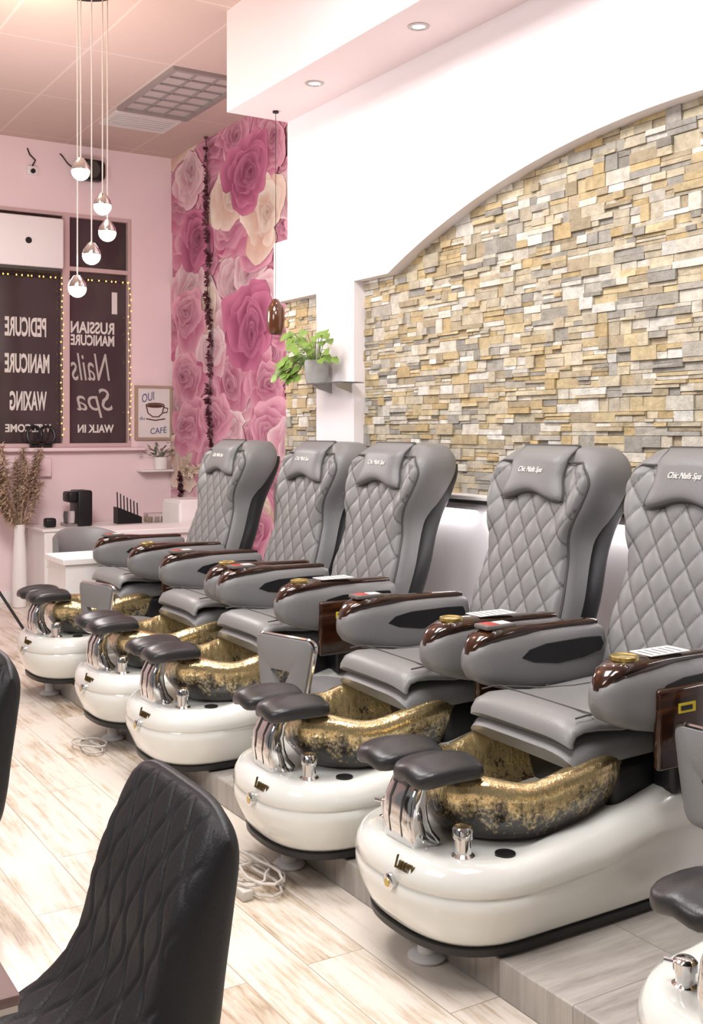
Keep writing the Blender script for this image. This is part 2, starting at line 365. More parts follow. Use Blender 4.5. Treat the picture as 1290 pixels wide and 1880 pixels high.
# ================= SPA CHAIR
def build_chair():
    t=thing('pedicure_chair','','pedicure chair')
    def outline(n=84):
        pts=[]
        for k in range(n):
            a=2*PI*(k+.5)/n; c,s_=math.cos(a),math.sin(a)
            e,A=(2.5,.325) if c<0 else (5,.93)
            ee=2/e; pts.append(Vector((-.25+A*math.copysign(abs(c)**ee,c),.34*math.copysign(abs(s_)**(2/(2.5 if c<0 else 5)),s_),0)))
        return pts
    O=outline(); n=len(O); NR=[]
    for k in range(n):
        tt=(O[(k+1)%n]-O[k-1]); NR.append(Vector((-tt.y,tt.x,0)).normalized())
    zt=lambda x: .275+.13*sst(-.25,.5,x)
    def ring(zf,ins,low=0,sc=None):
        r=[]
        for p_,q in zip(O,NR):
            i=ins+low*sst(-.12,.12,p_.x)
            v_=p_+q*i
            if sc: v_=Vector((.0+(p_.x-.0)*sc,p_.y*sc,0))
            r.append((v_.x,v_.y,zf(v_.x)))
        return r
    c_=lambda z: (lambda x:z)
    rg=[ring(c_(.035),.06),ring(c_(.05),.045),ring(c_(.1),.02,.03),ring(lambda x:.15+.02*sst(-.1,.2,x),.0,.045),ring(lambda x:.178+.05*sst(-.1,.25,x),.0,.045),ring(lambda x:.19+.065*sst(-.1,.25,x),.006),
        ring(lambda x:.2+.075*sst(-.1,.3,x),-.002),ring(lambda x:.235+.09*sst(-.2,.45,x),.006),ring(lambda x:zt(x)-.012,.022),ring(lambda x:zt(x),.045),ring(lambda x:zt(x),.08),ring(lambda x:zt(x)-.012,0,0,.6),ring(lambda x:zt(x)-.012,0,0,.1)]
    MB().loft(rg).build('tub',m_white,t,60)
    MB().loft([ring(c_(.008),.055),ring(c_(.012),.048),ring(c_(.032),.046),ring(c_(.036),.055)]).build('base_trim',m_blackp,t)
    MB().lathe([(.055,-.108),(.06,-.1),(.05,-.09),(.03,-.085),(.025,.012)],(-.395,.02,0)).build('leveling_foot',m_screen,t)
    # bowl: kite-shaped with a broad flared rolled rim
    rings=[]; nn=84
    for fr,z in [(.62,.262),(.78,.270),(.9,.290),(.98,.318),(1.06,.350),(1.11,.384),(1.13,.412),(1.12,.438),(1.07,.456),(.98,.462),(.88,.452),(.80,.418),(.74,.35),(.65,.3),(.5,.275),(.2,.27)]:
        r=[]; up=sst(.29,.44,z)
        for k in range(nn):
            a=2*PI*k/nn; c,s_=math.cos(a),math.sin(a); A=.30 if c<0 else .38; e=1.0 if c<0 else .85
            x=A*math.copysign(abs(c)**e,c); y=.24*math.copysign(abs(s_)**(.9 if c<0 else .74),s_)
            wv=.022*math.cos(5*a+.4)+.012*math.cos(9*a); fr2=fr*(1+wv*up)
            add=(.045*max(0,c)**1.3+.014*math.cos(5*a+.4)+.012*abs(s_)**2)*up
            r.append((-.08+x*fr2,y*fr2,z+add-.004+.02*sst(-.1,.3,x)))
        rings.append(r)
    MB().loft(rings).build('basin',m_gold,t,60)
    # footrest
    def sup(x,z,dx,dz,hw,tk):
        nrm=Vector((dz,0,-dx)).normalized()*tk/2; r=[]
        for k in range(28):
            a=2*PI*k/28; e=.35
            yy=hw*math.copysign(abs(math.cos(a))**e,math.cos(a)); nn_=math.copysign(abs(math.sin(a))**e,math.sin(a))
            r.append((x+nrm.x*nn_,yy,z+nrm.z*nn_))
        return r
    pth=[(-.455,.262),(-.478,.30),(-.488,.345),(-.487,.395),(-.468,.44),(-.43,.475),(-.38,.48)]; s_=MB(); rg=[]
    for i,(x,z) in enumerate(pth):
        a=pth[max(i-1,0)]; b=pth[min(i+1,len(pth)-1)]; rg.append(sup(x,z,b[0]-a[0],b[1]-a[1],.085-.004*i,.1-.011*i))
    s_.loft(rg)
    st_=s_.build('footrest_stand',m_chrome,t,50)
    gr=MB()
    for y in (-.03,.03): gr.tube([(x-.047+.005*i,y,z+.003*i) for i,(x,z) in enumerate(pth[:5])],.004,6)
    gr.build('groove',m_seam,st_)
    MB().tube([(-.43,-.17,.485),(-.43,.17,.485)],.014,10).build('crossbar',m_blackp,t)
    for y in (-.1,.1):
        def bend(q): return Vector((q.x,q.y,q.z-.9*q.x*q.x-1.2*q.y*q.y+.004*math.cos(q.y*60)))
        MB().ell((-.44,y,.515),(.125,.096,.031),.55,28,14,bend).build('foot_pad',m_pad,t,70)
    # taps
    for sg in (-1,1):
        k_=MB().lathe([(.034,.265),(.034,.277),(.026,.285),(.026,.325),(.03,.327),(.03,.352),(.024,.36),(.005,.362)] if sg<0 else [(.03,.265),(.03,.275),(.022,.28),(.022,.305),(.027,.307),(.027,.325),(.02,.332),(.005,.334)],(-.42,sg*.19,0)).build('tap',m_chrome,t)
        zl=.345 if sg<0 else .318
        MB().tube([(-.42,sg*.19,zl),(-.45,sg*.225,zl+.005)],.006).build('tap_lever',m_chrome,k_)
    MB().lathe([(.03,.268),(.03,.28),(.02,.283),(.004,.283)],(-.31,-.245,0)).build('drain_cap',m_blackp,t)
    def nose(m):
        m.v=[(-.577-x*.93,-.055+y-x*.2,.19+z) for x,y,z in m.v]; return m
    b=nose(MB().lathe([(.024,-.02),(.024,.012),(.018,.016),(.003,.016)],(0,0,0),20,'x')).build('jet_button',m_chrome,t)
    nose(MB().lathe([(.014,.015),(.012,.0185),(.002,.0185)],(0,0,0),16,'x')).build('button_light',m_goldring,b)
    text('emblem','Luxury',.07,.05,(-.561,-.103,.243),(.32,-.95,-.15),(.12,.05,1),m_gold2,t,False,.45,.006,.004)
    # seat
    MB().box(.12,.66,-.25,.25,.29,.47,.03,3).build('seat_base',m_blackp,t)
    for sg in (-1,1): MB().box(.28,.66,sg*.29-.05,sg*.29+.05,.36,.6,.025,3).build('arm_bracket',m_blackp,t)
    def slab(path,hw,tk,e1=.35):
        rg=[]
        for i,(x,z) in enumerate(path):
            a=path[max(i-1,0)]; b=path[min(i+1,len(path)-1)]; tg=Vector((b[0]-a[0],0,b[1]-a[1])).normalized()
            r=[]
            for k in range(32):
                aa=2*PI*k/32; c=math.copysign(abs(math.cos(aa))**e1,math.cos(aa)); q=math.copysign(abs(math.sin(aa))**.6,math.sin(aa))
                r.append(Vector((x,c*hw,z-.02*abs(c)**6))-Vector((-tg.z,0,tg.x))*q*tk)
            rg.append(r)
        return rg
    MB().loft(slab([(.62,.52),(.5,.52),(.3,.52),(.1,.515),(.02,.51),(-.02,.50),(-.032,.485)],.25,.05)).build('seat',m_leather,t,60)
    pth2=[(.6,.60),(.45,.598),(.3,.59),(.16,.588),(.06,.60),(.0,.602),(-.035,.592),(-.048,.572),(-.05,.555)]
    cu=MB().loft(slab(pth2,.242,.02)).build('seat_cushion',m_quilt,t,60)
    top=[(x,z+.021) for x,z in pth2]
    zt2=lambda x: cr([q[0] for q in top[::-1]],[q[1] for q in top[::-1]],x)
    sm=MB()
    for sg in (-1,1): sm.tube([(x,sg*(.225-.12*sst(.02,.4,x)),zt2(x)-.001) for x in (-.02,.03,.1,.2,.3,.42,.55)],.003,5)
    sm.tube([(.055,y,zt2(.055)-.001) for y in (-.22,-.1,0,.1,.22)],.003,5)
    sm.tube([(-.052,y,.556) for y in (-.235,-.1,0,.1,.235)],.006,6)
    sm.build('seam',m_seam,cu)
    # back
    zs=[.47,.59,.8,1.04,1.20,1.29,1.36,1.40]; xf=[.50,.54,.605,.68,.73,.76,.785,.80]; ww=[.28,.30,.298,.268,.318,.334,.318,.28]; tt=[.17,.19,.215,.23,.26,.27,.25,.22]
    F=lambda z:(cr(zs,xf,z),cr(zs,ww,z),cr(zs,tt,z))
    wing=lambda y,z,w_: .05*sst(.55,.9,abs(y)/w_)*sst(.95,1.15,z)*(1-sst(1.34,1.41,z))
    def sec(z,k=1,dx=0):
        x,w_,h_=F(min(z,1.40)); xc=x+h_/2+dx; r=[]
        for j in range(64):
            a=2*PI*j/64; e=2/3.2
            xx=xc+k*h_/2*math.copysign(abs(math.cos(a))**e,math.cos(a)); yy=k*w_*math.copysign(abs(math.sin(a))**e,math.sin(a))
            if math.cos(a)<.3: xx-=wing(yy,min(z,1.4),w_)*clamp((.3-math.cos(a))/.6)
            r.append((xx,yy,z))
        return r
    rg=[sec(.46,.8)]+[sec(.47+.93*i/40) for i in range(41)]+[sec(1.412,.93),sec(1.42,.82),sec(1.425,.55)]
    MB().loft(rg).build('backrest',m_leather,t,60)
    def shell(z,k=1):
        x,w_,h_=F(min(z,1.4)); r=[]
        for j in range(40):
            a=2*PI*j/40; e=2/3.; r.append((x+h_*.8+k*.11*math.copysign(abs(math.cos(a))**e,math.cos(a)),k*(w_+.004)*math.copysign(abs(math.sin(a))**e,math.sin(a)),z))
        return r
    MB().loft([shell(.36,.9)]+[shell(.38+.94*i/24,1 if i<18 else 1-.017*(i-17)**1.2) for i in range(25)]).build('back_shell',m_blackp,t,60)
    def fx(y,z):
        x,w_,h_=F(z); return x+h_/2-h_/2*max(0,1-min(1,abs(y)/w_)**3.2)**(1/3.2)-wing(y,z,w_)
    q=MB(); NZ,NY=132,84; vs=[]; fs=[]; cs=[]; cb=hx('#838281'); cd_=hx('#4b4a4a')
    for i in range(NZ+1):
        z=.53+.83*i/NZ; w_=F(z)[1]*.93
        for j in range(NY+1):
            s1=-1+2*j/NY; y=s1*w_
            if i>NZ-14: y*=1-.14*((i-NZ+14)/14)**2
            a=(y/.105+z/.135); b=(y/.105-z/.135)
            g_=abs(math.sin(PI*a))*abs(math.sin(PI*b)); hq=.012*g_**.36
            ed=min(1,(1-abs(s1))/.05,i/5,(NZ-i)/5)
            vs.append((fx(y,z)+.012-(.02+hq)*max(0,ed)**.5,y,z))
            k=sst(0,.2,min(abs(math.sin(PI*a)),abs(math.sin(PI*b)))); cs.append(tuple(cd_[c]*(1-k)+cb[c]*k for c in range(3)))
    for i in range(NZ):
        for j in range(NY): a=i*(NY+1)+j; fs.append((a,a+1,a+NY+2,a+NY+1))
    q.add(vs,fs,cs); q.build('quilted_panel',m_diam,t,75)
    pts=[]
    for i in range(41):
        z=.53+.83*i/40; y=F(z)[1]*.93*(1-(.14*((i-35.3)/4.7)**2 if i>35.3 else 0)); pts.append((fx(y,z)-.002,y,z))
    loop=pts+[(x,-y,z) for x,y,z in reversed(pts)]
    MB().tube(loop,.005,6,True).build('piping',m_seam,t)
    # head pillow
    rg=[]
    for i in range(17):
        f=i/16; fr=[]; bk=[]
        for j in range(25):
            s1=-1+2*j/24
            zl=1.215+.02*math.cos(PI*s1)+.012*abs(s1)**6; z=zl+(1.405-zl)*f; hw=.195-.032*sst(0,.55,f)+.008*f
            y=s1*hw; base=fx(min(abs(y),F(z)[1]*.6),z)-.014; pf=max(0,1-abs(s1)**6)**.6*max(0,1-abs(2*f-1)**6)**.6
            fr.append((base-.01-.035*pf+.05*sst(.8,1,f),y,z+.022*sst(.75,1,f))); bk.append((base+.014+.05*sst(.8,1,f),y,z+.012*sst(.75,1,f)))
        rg.append(fr+bk[::-1])
    pl=MB().loft(rg).build('head_pillow',m_leather,t,70)
    edge=[rg[i][0] for i in range(17)]+[rg[16][j] for j in range(1,25)]+[rg[i][24] for i in range(15,-1,-1)]+[rg[0][j] for j in range(23,0,-1)]
    MB().tube(edge,.0045,6,True).build('piping',m_seam,pl)
    zc=1.325; text('lettering','Chic Nails Spa',.15,.03,(fx(0,zc)-.0605,0,zc),(0,-1,0),(.28,0,1),m_paper,pl,False,.35,.012,.002)
    # arms
    def arm(sg):
        yc=.31*sg; X_=lambda x:-.025+(x+.055)*.87
        def se(x,hw,zb,z1,n_=28,e=.62):
            r=[]
            for k in range(n_):
                a=2*PI*k/n_; r.append((X_(x),yc+hw*math.copysign(abs(math.cos(a))**e,math.cos(a)),(zb+z1)/2+(z1-zb)/2*math.copysign(abs(math.sin(a))**e,math.sin(a))))
            return r
        ar=MB().loft([se(*q_) for q_ in [(-.055,.01,.68,.70),(-.047,.034,.655,.73),(-.02,.054,.628,.752),(.03,.065,.608,.77),(.1,.068,.589,.78),(.25,.068,.562,.782),(.45,.066,.546,.78),(.62,.06,.546,.778),(.66,.04,.565,.766)]]).build('armrest',m_leather,t,60)
        MB().loft([se(*q_,24,.75) for q_ in [(-.05,.01,.715,.728),(-.035,.03,.722,.756),(-.005,.046,.738,.784),(.05,.056,.75,.802),(.13,.056,.758,.809),(.22,.048,.764,.807),(.3,.036,.768,.801),(.42,.03,.768,.798),(.6,.028,.768,.796),(.635,.02,.77,.79)]]).build('wood_top',m_wood,ar,60)
        pr=[(.17,.698),(.21,.722),(.3,.736),(.5,.740),(.6,.737),(.615,.71),(.6,.688),(.5,.670),(.36,.662),(.23,.677)]
        m=MB(); m.loft([[(X_(x),yc-.0695,z) for x,z in pr],[(X_(x),yc+.0695,z) for x,z in pr]]); m.build('slot_shade_insert',m_blackp,ar)  # black insert stands in for the shade inside the arm's open gap
        return ar
    a=arm(1); b=MB().box(.04,.17,.272,.348,.799,.815,.005,2).build('control_panel',m_dkpanel,a)
    MB().box(.055,.10,.28,.34,.8135,.8165,.001,1).build('display',m_red,b)
    MB().box(.11,.16,.285,.335,.8135,.8165,.001,1).build('keypad',m_screen,b)
    a=arm(-1)
    MB().lathe([(.03,.795),(.043,.800),(.043,.8105),(.039,.813),(.035,.8105),(.032,.8092),(.005,.8092)],(.098,-.31,0),28).build('cup_holder',m_goldring,a)
    b=MB().box(.16,.40,-.392,-.362,.47,.715,.012,3).build('side_panel',m_wood,a)
    MB().box(.24,.315,-.3935,-.391,.635,.665).build('sticker',m_yellow,b)
    MB().box(.25,.30,-.3945,-.393,.643,.657).build('sticker_mark',m_blackp,b)
    return t
spec=[(2.3,1.46,0,'grey pedicure chair mostly beyond the right edge, only foot pads and tub nose showing'),
(2.325,2.67,0,'closest complete-tub grey pedicure chair, its quilted back cut off by the right edge'),
(2.3,3.49,-.035,'grey quilted pedicure chair second nearest with uncut headrest, in front of the arched stone niche'),
(2.3,4.64,0,'grey quilted pedicure chair in the middle, just behind the tall-backed stool with a cutout'),
(2.31,5.43,0,'grey pedicure chair fourth from the near end, its back half hidden by the middle one'),
(2.31,6.56,.01,'farthest grey pedicure chair, next to the rose wallpaper and white desk')]
proto=build_chair()
for i,(x,y,r,lb) in enumerate(spec):
    o=proto if i==0 else dup(proto)
    o.location=(x,y,PZ); o.rotation_euler=(0,0,r); tag(o,lb,'pedicure chair','pedicure chairs along the platform')
# cards on arms
for y,lb in ((2.36,'white printed card on the armrest at the right edge'),(3.18,'white printed card on the armrest below the second headrest from right'),(4.33,'white printed card on the armrest of the middle pedicure chair')):
    c=MB().box(2.49,2.66,y-.045,y+.045,.918,.9205).build('instruction_card',m_paper); tag(c,lb,'card','cards lying on the armrests')
    k_=MB()
    for j in range(5): k_.box(2.505+j*.03,2.512+j*.03,y-.036,y+.03,.9205,.921)
    k_.build('print',m_seam,c)
# ================= STOOLS
def build_stool():
    t=thing('pedicure_stool','','stool')
    MB().lathe([(.01,.33),(.15,.335),(.168,.35),(.17,.375),(.16,.395),(.12,.405),(.01,.405)],n=36).build('seat',m_leather,t)
    MB().lathe([(.018,.07),(.018,.2),(.026,.2),(.026,.33)],n=16).build('column',m_chrome,t)
    for k in range(5):
        a=2*PI*k/5+.3; c,s_=math.cos(a),math.sin(a)
        b=MB().tube([(0,0,.085),(.1*c,.1*s_,.08),(.15*c,.15*s_,.06)],[.018,.014,.01]).build('base_leg',m_chrome,t)
        MB().lathe([(.022,-.009),(.022,.009)],(.15*c,.15*s_,.0245),14,'y').build('caster',m_blackp,b)
    def loop(top,bot,z0,z1,rd,n=10):
        P=[(-top,z1),(top,z1),(bot,z0),(-bot,z0)]; out=[]
        for i in range(4):
            p=Vector(P[i]); a=Vector(P[i-1]); b=Vector(P[(i+1)%4]); pa=p+(a-p).normalized()*rd; pb=p+(b-p).normalized()*rd
            for k in range(n+1):
                q=k/n; out.append((1-q)**2*pa+2*q*(1-q)*p+q*q*pb)
        return out
    xo=lambda y: -.235+.9*y*y
    ou=loop(.165,.115,.36,.63,.045); inn=loop(.058,.015,.42,.50,.014); md=[(a+b)/2 for a,b in zip(ou,inn)]
    def rr(l,dx,k=1): return [(xo(p_.x)+dx,p_.x*k,p_.y) for p_ in l]
    rings=[rr(ou,-.014),rr(ou,.014),rr(md,.028),rr(inn,.014),rr(inn,-.014),rr(md,-.028),rr(ou,-.014)]
    MB().loft(rings,False,False).build('backrest',m_leather,t,60)
    MB().tube(rr([p_*1.0 for p_ in ou],.006,1.02),.011,8,True).build('chrome_band',m_chrome,t)
    MB().tube([(-.08,0,.34),(-.2,0,.345),(-.232,0,.39)],.014).build('back_support',m_chrome,t)
    return t
proto=build_stool()
for i,(x,y,r,sc_,lb) in enumerate([(2.35,4.06,.3,1,'grey stool with cutout back and chrome band, in front of the middle pedicure chair'),(2.2,5.99,.25,1,'far grey stool with round seat showing, left of the farthest pair'),(2.74,6.0,.0,.93,'grey stool pushed deepest between the two far pedicure chairs'),(2.72,2.08,.1,1,'grey stool cut off by the right edge below the armrest')]):
    o=proto if i==0 else dup(proto); o.location=(x,y,PZ); o.rotation_euler=(0,0,r); o.scale=(sc_,sc_,sc_); tag(o,lb,'stool','grey stools between the pedicure chairs')
# ================= BLACK CHAIRS + TABLE
def build_black():
    t=thing('salon_chair','','chair')
    fr=[(.238,.917),(.218,.898),(.19,.845),(.155,.77),(.128,.69),(.108,.61),(.08,.555),(.03,.505),(-.06,.465),(-.18,.45),(-.3,.447),(-.37,.435),(-.395,.415)]
    bk=[(.252,.917),(.27,.882),(.274,.835),(.262,.74),(.245,.62),(.232,.52),(.212,.44),(.17,.395),(.08,.375),(-.1,.372),(-.27,.372),(-.36,.378),(-.392,.395)]
    idx=list(range(len(fr))); nf=120
    F=[Vector((cr(idx,[p_[0] for p_ in fr],i/(nf-1)*12),cr(idx,[p_[1] for p_ in fr],i/(nf-1)*12))) for i in range(nf)]
    B=[Vector((cr(idx,[p_[0] for p_ in bk],i/(nf-1)*12),cr(idx,[p_[1] for p_ in bk],i/(nf-1)*12))) for i in range(nf)]
    arc=[0]
    for i in range(1,nf): arc.append(arc[-1]+(F[i]-F[i-1]).length)
    NY=110; ys=[-1,-.995,-.985,-.97,-.945]+[-.92+1.84*j/NY for j in range(NY+1)]+[.945,.97,.985,.995,1]
    rows=[]
    for s1 in ys:
        ins=clamp((abs(s1)-.78)/.22); sh=1-math.sqrt(max(0,1-ins**2.2)); r=[]
        for side,P in ((0,F),(1,B)):
            for i in range(nf):
                p_=P[i]; q=B[i] if side==0 else F[i]; mid=(p_+q)/2; o_=(p_-mid); ln_=o_.length; y=s1*.237; h=0
                if side==0 and 4<i<nf-5 and abs(s1)<=.92:
                    pch=.046; best=1
                    for k in range(-6,7):
                        yl=(k+.5)*pch+(1 if k%2 else -1)*.012*math.cos(2*PI*arc[i]/.13); best=min(best,abs(y-yl))
                    h=(.0055*min(1,best/.011)**.5-.003)*clamp((.92-abs(s1))/.05)*clamp((i-4)/5)
                p2=mid+o_*(1-sh*.92)+(o_/ln_*h if ln_>1e-5 else Vector((0,0)))
                dz=.05*abs(s1)**5*sst(.66,.92,p_.y)
                r.append((p2.x-dz*.2,y,p2.y-dz))
        rows.append(r[:nf]+r[nf:][::-1])
    m=MB(); m.loft(rows,False,False); n2=2*nf; last=(len(rows)-1)*n2
    m.f+=[(i,i+1,n2-2-i,n2-1-i) for i in range(nf-1)]+[(last+i,last+n2-1-i,last+n2-2-i,last+i+1) for i in range(nf-1)]
    m.build('shell',m_black,t,70)
    for sx in (-1,1):
        for sy in (-1,1): MB().tube([(-.08+.2*sx,sy*.16,.38),(-.08+.27*sx,sy*.21,.005)],[.016,.011]).build('leg',m_blackp,t)
    return t
proto=build_black()
for i,(y,lb) in enumerate([(2.0,'black quilted leather chair in the left foreground, back fully in view'),(3.49,'black leather chair cut by the left edge, only a sliver of its back showing')]):
    o=proto if i==0 else dup(proto); o.location=(.6,y,0); tag(o,lb,'chair','black chairs at the manicure table')
t=thing('manicure_table','brownish manicure table corner with metal edge at the lower left','table',(.1,2.3,0))
MB().box(-.4,.34,-.64,.7,.732,.75,.006,2).build('tabletop',m_tbl,t); MB().box(-.395,.336,-.636,.696,.722,.732).build('metal_edge',m_steel,t)
for y in (-.5,.56): MB().box(-.36,-.16,y-.03,y+.03,0,.722,.006,1).build('leg',m_steel,t)
# ================= LIGHTS etc. (objects)
YP=6.55
t=thing('pendant_light','cluster of five lit glass globes on long cords from the ceiling','pendant lamp',(*P_Y(158,10,YP).xy,CZ))
base=t.location
MB().lathe([(.2,-.03),(.21,-.02),(.21,0)],n=36).build('canopy',m_blackp,t)
for (u,v),dy in zip(((148,313),(188,377),(197,426),(168,468),(142,528)),(-.1,.05,.1,-.05,0)):
    p_=P_Y(u,v,YP+dy)-base
    c=MB().tube([(p_.x,p_.y,-.03),(p_.x,p_.y,p_.z+.05)],.004,6).build('cord',m_cordw,t)
    MB().lathe([(.004,.078),(.02,.074),(.03,.06),(.05,.03),(.056,.006),(.053,0)],p_,20).build('cap',m_chrome,t)
    MB().ell(p_-Vector((0,0,.006)),(.055,.055,.055),1,20,12).build('globe',m_globe,t)
t=thing('pendant_lamp','amber brown oval pendant lamp hanging in front of the rose wallpaper','pendant lamp',(3.31,6.3,3.68)); zc=H-(582-790)*7.1/2000-3.68
MB().tube([(0,0,0),(0,0,zc+.11)],.002,6).build('cord',m_blackp,t)
MB().lathe([(.02,-.012),(.02,0)]).build('canopy',m_blackp,t)
MB().lathe([(.012,.118),(.022,.112),(.045,.075),(.058,.03),(.06,-.02),(.055,-.07),(.045,-.105),(.04,-.112),(.036,-.105)],(0,0,zc)).build('shade',m_brownlamp,t)
for i,y in enumerate((5.67,4.59)):
    t=thing('downlight',('recessed downlight in the soffit nearer the rose wallpaper','recessed downlight in the soffit near the top edge')[i],'ceiling light',(3.24,y,3.68),0,'soffit downlights')
    MB().lathe([(.036,-.001),(.04,-.008),(.056,-.005),(.058,0)],n=30).build('trim_ring',m_ring,t); MB().lathe([(.02,-.003),(.035,-.002)],n=30).build('lens',m_dlens,t)
t=thing('ceiling_troffer','large rectangular ceiling light with unlit square louvre cells','ceiling light',(3.48,8.28,CZ))
f=MB(); f.box(-.32,.32,-.62,-.58,-.03,0); f.box(-.32,.32,.58,.62,-.03,0); f.box(-.32,-.28,-.58,.58,-.03,0); f.box(.28,.32,-.58,.58,-.03,0); f.build('frame',m_grill,t,smooth=False)
MB().box(-.28,.28,-.58,.58,-.004,-.001).build('reflector',m_louv,t)
l=MB()
for k in range(1,3): l.box(-.28+.56*k/3-.008,-.28+.56*k/3+.008,-.58,.58,-.018,-.004)
for k in range(1,6): l.box(-.28,.28,-.58+1.16*k/6-.008,-.58+1.16*k/6+.008,-.018,-.004)
l.build('louvre',m_grill,t,smooth=False)
t=thing('ceiling_vent','white slatted air vent in the ceiling beside the rectangular light','vent',(3.48,9.2,CZ))
f=MB(); f.box(-.3,.3,-.22,-.19,-.02,0); f.box(-.3,.3,.19,.22,-.02,0); f.box(-.3,-.27,-.19,.19,-.02,0); f.box(.27,.3,-.19,.19,-.02,0); f.build('frame',m_screen,t,smooth=False)
f=MB()
for k in range(6): f.box(-.27,.27,-.17+k*.065,-.14+k*.065,-.018,-.004)
f.build('slat',m_screen,t,smooth=False); MB().box(-.27,.27,-.19,.19,-.003,-.001).build('backing',m_seam,t)
# shelf + plant
t=thing('glass_shelf','narrow glass wall shelf with grey brackets on the white pillar','shelf',(3.5,5.83,1.89))
MB().box(-.18,0,-.31,.2,-.008,0,.002,1).build('shelf_board',m_clear,t)
for y in (-.16,.08):
    b=MB(); b.loft([[(0,y-.006,-.008),(-.13,y-.006,-.008),(-.1,y-.006,-.03),(0,y-.006,-.06)],[(0,y+.006,-.008),(-.13,y+.006,-.008),(-.1,y+.006,-.03),(0,y+.006,-.06)]]); b.build('bracket',m_steel,t)
t=thing('potted_plant','trailing green pothos in a grey concrete pot on the glass shelf','plant',(3.405,5.93,1.89))
MB().lathe([(.05,0),(.065,.004),(.076,.05),(.078,.13),(.072,.15),(.066,.15),(.064,.13),(.01,.125)],n=30).build('pot',m_gpot,t)
lf=MB(); sm=MB()
for k in range(64):
    a=random.uniform(0,2*PI); rr_=random.uniform(.06,.2); dr=Vector((math.cos(a),math.sin(a),0)); dr.x=-abs(dr.x) if random.random()<.75 else dr.x*.35
    zt_=.18+random.uniform(-.03,.15)
    if k%5<2: dr=Vector((-.6,.8+random.uniform(-.4,.1),0)); zt_=random.uniform(.03,.17); rr_=random.uniform(.12,.26)
    p0=Vector((dr.x*.03,dr.y*.03,.13)); p1=Vector((dr.x*rr_,dr.y*rr_*1.2,zt_)); p1.x=min(p1.x,.06)
    sm.tube([p0,(p0+p1)/2+Vector((0,0,.04)),p1],.0025,5); lf.leaf(p1,dr+Vector((0,0,-.55)),(random.gauss(0,.3)-.7,random.gauss(0,.3)-.6,.8),random.uniform(.06,.09),random.uniform(.05,.07))
lf.v=[(min(x,.085),y,max(z,.002)) for x,y,z in lf.v]
lf.build('leaves',m_leaf,t); sm.build('stems',m_leaf,t)
# window wall things
t=thing('air_conditioner','white wall-mounted air unit across the upper left window','air conditioner',(2.57,YW-.012,3.08))
MB().box(-.5,.50,-.2,0,.03,.5,.02,2).build('body',m_lam,t); MB().box(-.48,.48,-.19,-.03,0,.03,.006,1).build('louvre',m_seam,t)
MB().lathe([(.03,-.204),(.03,-.19)],(.17,0,.27),16,'y').build('sensor',m_blackp,t)
t=thing('security_camera','small white security camera high above the window','camera',tuple(P_Y(58,312,YW)))
MB().box(-.05,.05,-.04,.01,-.05,.03,.008,2).build('housing',m_lam,t); MB().lathe([(.022,-.06),(.022,-.04)],(0,0,-.02),14,'y').build('lens',m_blackp,t)
MB().tube([(0,-.02,.03),(.03,-.02,.09),(-.02,-.01,.14),(-.04,0,.2)],.007).build('cable',m_blackp,t)
t=thing('wall_speaker','black speaker mounted on the pink wall behind the globe lights','speaker',tuple(P_Y(160,316,YW)))
MB().box(-.14,.14,-.16,0,-.1,.1,.05,4).build('housing',m_blackp,t); MB().lathe([(.01,-.165),(.07,-.168),(.085,-.155)],(0,0,0),24,'y').build('grille',m_seam,t)
MB().tube([(-.14,-.05,.0),(-.2,-.03,.05),(-.25,-.02,.12),(-.27,-.01,.14)],.006).build('cable',m_blackp,t)
for nm,x0,x1,z1,lb in (('string_lights',1.95,3.11,3.05,'warm fairy lights around the left window with pedicure lettering'),('string_lights',3.17,3.78,3.05,'warm fairy lights framing the right window beside the picture')):
    z0=1.5
    seg=[((x0,z0),(x0,z1)),((x0,z1),(x1,z1)),((x1,z1),(x1,z0))] if x0<3 else [((x1,z1),(x1,z0)),((x1-.02,z1),(x0,z1))]
    t=thing(nm,lb,'fairy lights',((x0+x1)/2,YW-.02,z0),0,'fairy lights on the windows'); wr=MB(); bl=MB(); o0=t.location
    for (ax,az),(bx,bz) in seg:
        ln_=math.hypot(bx-ax,bz-az); n=int(ln_/.055)
        wr.tube([(ax-o0.x,0,az-z0),(bx-o0.x,0,bz-z0)],.003,5)
        for k in range(n): bl.ell((ax+(bx-ax)*k/n-o0.x+random.uniform(-.016,.016),-.008,az+(bz-az)*k/n-z0),(.007,.007,.009),1,6,4)
    wr.build('wire',m_blackp,t); b=bl.build('bulbs',m_bulb,t); b['kind']='stuff'
